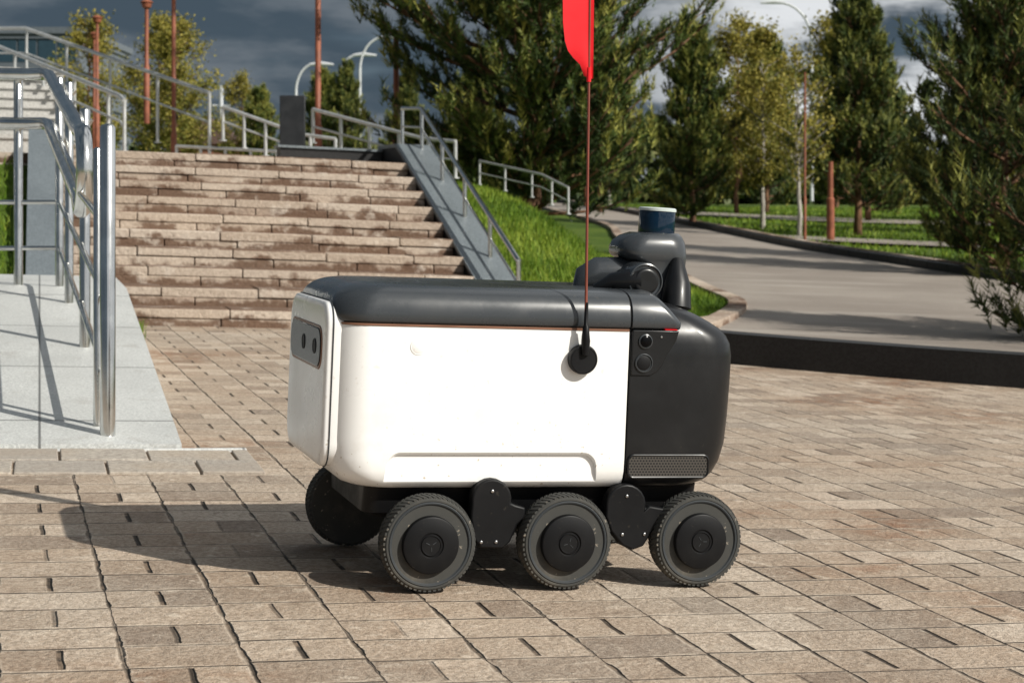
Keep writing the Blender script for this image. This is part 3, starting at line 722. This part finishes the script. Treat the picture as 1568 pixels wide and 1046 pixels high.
mb=MB(); mb.loft([(.135,-.09,.60,.10,.415,(.03,)*4),(.15,-.12,.62,.075,.44,(.03,)*4),(.208,-.12,.62,.06,.455,(.03,)*4)]); 
mb.build('chassis',['blk2'],robot)
def hull_bracket(cu_,cw_,r,low):
    pts=[]
    for k in range(13):
        g=math.radians(-10+200*k/12); pts.append((cu_+r*math.cos(g),cw_+r*math.sin(g)))
    return pts+low
b1=hull_bracket(.134,.187,.043,[(.090,.150),(.099,.105),(.114,.087),(.162,.085),(.178,.100),(.192,.135),(.208,.150),(.208,.170),(.186,.176)])
b2=hull_bracket(.431,.173,.045,[(.386,.150),(.399,.118),(.426,.088),(.449,.078),(.474,.086),(.492,.115),(.514,.138),(.522,.165),(.484,.172)])
for far in (0,1):
    mb=MB(); f=(lambda a,b,t:(a,t,b)) if not far else (lambda a,b,t:(a,.515-t,b))
    for pl in (b1,b2): mb.prism(pl,f,.004,.036)
    mb.build('suspension_bracket',['blk2'],robot,bevel=.005)
    mb=MB()
    for pts in ([(.0,.10),(.05,.13),(.1376,.14)],[(.1376,.13),(.23,.14),(.30,.10)],[(.437,.13),(.52,.14),(.60,.10)],[(.30,.10),(.36,.14),(.437,.15)]):
        mb.tube([f(a,b,.05) for a,b in pts],.017,10)
    mb.tube([f(.0,.1,.02),f(.0,.1,.09)],.02); mb.tube([f(.3,.1,.02),f(.3,.1,.09)],.02); mb.tube([f(.6,.1,.02),f(.6,.1,.09)],.02)
    mb.build('suspension_arm',['blk2'],robot)
    mb=MB()
    for (a,b) in ((.134,.205),(.431,.193),(.424,.112),(.474,.112),(.114,.10),(.146,.10)):
        mb.lathe([(.0032,0),(.0032,.002),(.001,.003)],lambda x,y,c,a=a,b=b:f(a+x,b+y,.0035-c),10)
    mb.build('bracket_screws',['metal'],robot)
def wheel(name,u,far,rot,w=.1005):
    e=empty(name); e.parent=robot
    v=-.02 if not far else .535
    e.location=(u,v,w); 
    sg=1 if not far else -1
    f=lambda a,b,c:(a,sg*c,b)
    mb=MB(); Wd=.058
    mb.lathe([(.0855,.004),(.088,.0008),(.091,.0012),(.0945,.005),(.0968,.011),(.0980,.020),(.0983,Wd/2),(.0980,Wd-.020),(.0968,Wd-.011),(.0945,Wd-.005),(.091,Wd-.001),(.085,Wd),(.05,Wd-.004)],f,72,0)
    nl=58
    for side_ in (0,1):
        for k in range(nl):
            g=rot+2*math.pi*(k+.5*side_)/nl; dg_=.034; sk=.10
            c0,c1=(.0035,Wd/2-.001) if side_==0 else (Wd/2+.001,Wd-.0035)
            ga,gb=(g,g+sk) if side_==0 else (g+sk,g)
            def pt(gg,r,c): return f(r*math.cos(gg),r*math.sin(gg),c)
            ra,rb=(.092,.0965) if side_==0 else (.0965,.092)
            r2a,r2b=(.0968,.1003) if side_==0 else (.1003,.0968)
            mb.hexa([pt(ga-dg_,ra,c0),pt(ga+dg_,ra,c0),pt(gb+dg_,rb,c1),pt(gb-dg_,rb,c1),pt(ga-dg_*.85,r2a,c0),pt(ga+dg_*.85,r2a,c0),pt(gb+dg_*.85,r2b,c1),pt(gb-dg_*.85,r2b,c1)])
    mb.build('tyre',['rub'],e,angle=30)
    mb=MB(); mb.lathe([(.0870,.010),(.0865,.002),(.0845,.0002),(.082,.0008),(.0805,.0035),(.0775,.005),(.0745,.0045),(.0725,.006),(.066,.0085),(.0595,.0095),(.058,.009),(.040,.02)],f,64,0); mb.build('rim',['side'],e,angle=40)
    mb=MB(); mb.lathe([(.0590,.016),(.0588,-.0055),(.0575,-.0085),(.0550,-.0098),(.026,-.0110),(.0240,-.0085),(.0225,-.0085),(.0205,-.0110),(.0195,-.0110),(.0185,-.0095),(.0005,-.0100)],f,56,0)
    for k in range(6):
        g=rot+k*math.pi/3; cx,cy=.0665*math.cos(g),.0665*math.sin(g)
        mb.lathe([(.0028,.010),(.0028,.006),(.0015,.005)],lambda a,b,c,cx=cx,cy=cy:f(cx+a,cy+b,c),8,0)
    mb.build('hub',['blk2'],e,angle=35)
    mb=MB()
    for k in range(3):
        g=rot+.4+k*2*math.pi/3; cx,cy=.012*math.cos(g),.012*math.sin(g)
        mb.tube([f(cx,cy,-.0098),f(cx*.3,cy*.3,-.0102)],.0008,5)
    mb.build('hub_mark',['side'],e)
for i,(u_,r0) in enumerate(((0,.2),(.295,.9),(.592,1.7))): wheel('wheel_near_%d'%(i+1),u_,0,r0)
for i,(u_,r0) in enumerate(((-.06,.5),(.275,.1),(.575,1.2))): wheel('wheel_far_%d'%(i+1),u_,1,r0)
# head
mb=MB(); c4=lambda r:(r,)*4
mb.loft([(.585,.49,.640,.165,.345,c4(.04)),(.605,.500,.634,.175,.335,c4(.04)),(.63,.508,.632,.185,.325,c4(.035)),(.66,.515,.632,.19,.32,c4(.035)),(.680,.512,.632,.19,.32,c4(.035)),(.688,.495,.632,.188,.322,c4(.035)),
 (.694,.480,.633,.186,.324,c4(.04)),(.702,.472,.634,.185,.325,c4(.045)),(.716,.470,.634,.185,.325,c4(.05)),(.730,.476,.632,.188,.322,c4(.05)),(.742,.490,.628,.195,.315,c4(.05)),(.750,.512,.622,.205,.305,c4(.045))],nc=10)
mb.build('sensor_mast',['lid'],robot,angle=50)
mb=MB(); mb.tube([(.385,.25,.618),(.402,.25,.642),(.43,.25,.655),(.53,.25,.658)],[.012,.028,.035,.037],20); mb.build('mast_bracket',['lid'],robot,angle=60)
mb=MB(); mb.tube([(.40,.17,.622),(.43,.15,.640),(.49,.145,.645)],[.010,.018,.028],16); mb.build('mast_arm',['blk'],robot,angle=60)
mb=MB(); fn=lambda a,b,c:(.502+a,.125+c,.643+b)
mb.lathe([(.030,.10),(.041,.075),(.041,.006),(.0395,.001),(.037,0),(.0355,.003),(.034,.004),(.001,.004)],fn,40,0); mb.lathe([(.0285,.008),(.0285,-.002),(.0265,-.004),(.022,-.0045),(.001,-.003)],fn,40,1)
mb.build('head_camera',['lid','blk'],robot,angle=40)
mb=MB(); mb.tube([(.585,.15,.585),(.59,.16,.635),(.60,.19,.69)],[.034,.030,.014],14); mb.build('mast_shoulder',['blk'],robot,angle=60)
LT=Matrix.Rotation(math.radians(1.5),3,'Y')
def lf(a,b,c):
    p=LT@Vector((a,b,c)); return (.572+p.x,.255+p.y,.747+p.z)
mb=MB(); mb.lathe([(.034,-.004),(.041,.0),(.0415,.004),(.0415,.050),(.041,.0515)],lf,48,0); mb.build('lidar',['blue'],robot,angle=40)
mb=MB(); mb.lathe([(.0405,.0516),(.0428,.0520),(.0428,.0575),(.040,.0600),(.010,.0605)],lf,48,0); mb.build('lidar_cap',['cap'],robot,angle=40)
# flag
FU=.320
mb=MB(); discs(mb,FU,.480,[(.031,0),(.0315,.012),(.0300,.0165),(.0275,.0172),(.0265,.0160),(.001,.0160)],0,.0135,48)
mb.tube([(FU+.001,-.004,.490),(FU+.001,-.006,.52),(FU,-.007,.53),(FU,-.007,.55),(FU-.0005,-.007,.553),(FU-.001,-.007,.60)],[.0085,.0095,.0085,.0065,.0045,.0038],16)
mb.build('flag_mount',['blk2'],robot,angle=40)
sl=-.032
mb=MB(); mb.tube([(FU,-.007,.53),(FU+sl*.10,-.007,.63),(FU+sl*.45,-.008,.98),(FU+sl*.9,-.009,1.43)],[.0034,.0031,.0028,.0025],10); mb.build('flag_pole',['pole'],robot,angle=60)
outl=[(1.067,.004),(1.072,-.010),(1.095,-.019),(1.108,-.034),(1.122,-.046),(1.142,-.053),(1.18,-.058),(1.23,-.060),(1.30,-.062),(1.36,-.060),(1.40,-.050),(1.42,-.02),(1.425,.003)]
mb=MB(); NC=8; vs=[]
for s_ in (-1,1):
    for w_,uo in outl:
        for c in range(NC+1):
            t=c/NC; u_=.008+(uo-.008)*t; 
            vs.append((FU+sl*(w_-.53)+u_, -.008+s_*(.0045 if c==0 else .0014)+.003*math.sin(w_*16+t*2.5)*t, w_))
fs=[];n1=(NC+1);n2=len(outl)*n1
for i in range(len(outl)-1):
    for c in range(NC):
        a=i*n1+c; fs.append((a,a+1,a+n1+1,a+n1)); fs.append((n2+a,n2+a+n1,n2+a+n1+1,n2+a+1))
    a=i*n1+NC; fs.append((a,n2+a,n2+a+n1,a+n1)); a=i*n1; fs.append((a+n1,n2+a+n1,n2+a,a))
mb.add(vs,fs); mb.build('flag',['red'],robot,angle=60)
mb=MB(); mb.tube([(FU+sl*(1.064-.53),-.008,1.060),(FU+sl*(1.09-.53),-.008,1.09)],.0048,10); mb.build('flag_sleeve',['red'],robot)

# ------------------------------------------------------------------ camera, light, world
cam=D.cameras.new('camera'); co=D.objects.new('camera',cam); sc.collection.objects.link(co); sc.camera=co
co.location=(0,0,.773); co.rotation_euler=(math.pi/2,0,0)
cam.sensor_width=36; cam.lens=2700/1568*36; cam.shift_y=-(523-333)/1568; cam.clip_end=3000; cam.clip_start=.05
cam.dof.use_dof=True; cam.dof.focus_distance=3.68; cam.dof.aperture_fstop=10
sd=Vector((.676,-.44,.588)).normalized()
sl_=D.lights.new('sun','SUN'); so=D.objects.new('sun',sl_); sc.collection.objects.link(so); sl_.energy=5.0; sl_.angle=math.radians(.5); sl_.color=(1,.955,.87)
so.rotation_euler=(-sd).to_track_quat('-Z','Y').to_euler()
w=D.worlds.new('World'); sc.world=w; w.use_nodes=True; nt=w.node_tree; nt.nodes.clear()
o=nt.nodes.new('ShaderNodeOutputWorld'); bg=nt.nodes.new('ShaderNodeBackground'); nt.links.new(bg.outputs[0],o.inputs[0]); bg.inputs[1].default_value=.1
sky=nt.nodes.new('ShaderNodeTexSky'); sky.sky_type='NISHITA'; sky.sun_disc=False; sky.sun_elevation=math.radians(36); sky.sun_rotation=math.radians(123)
class WB(NB):
    def __init__(s): s.nt=nt
b=WB(); tc=b.n('ShaderNodeTexCoord').outputs['Generated']; X=b.sep(tc)
dz=b.m('ADD',b.m('MAXIMUM',X[2],0),.20)
cv=b.comb(b.m('DIVIDE',X[0],dz),b.m('DIVIDE',X[1],dz),0)
n1_=b.noise(cv,.9,5,.55); n2_=b.noise(cv,2.3,6,.55)
cover=b.mr(b.m('ADD',n1_,b.m('MULTIPLY',n2_,.25)),.34,.56)
side=b.mr(X[0],.02,.15)
shade=b.m('ADD',b.m('MULTIPLY',b.mr(b.m('ADD',n2_,b.m('MULTIPLY',side,.08)),.42,.60),b.m('ADD',.12,b.m('MULTIPLY',side,.88))),b.m('MULTIPLY',b.mr(X[2],0,.07,1,0),.10))
cc=b.mix(b.m('MINIMUM',shade,1.0),(.55,.80,1.06),(7.8,8.0,8.2))
mx=b.mix(b.m('MULTIPLY',cover,.96),b.mix(.65,sky.outputs[0],(1.0,1.6,2.3)),cc)
nt.links.new(mx,bg.inputs[0])
sc.view_settings.view_transform='Standard'; sc.view_settings.look='None'; sc.view_settings.exposure=0
print('tris',sum(len(m.polygons) for m in D.meshes))
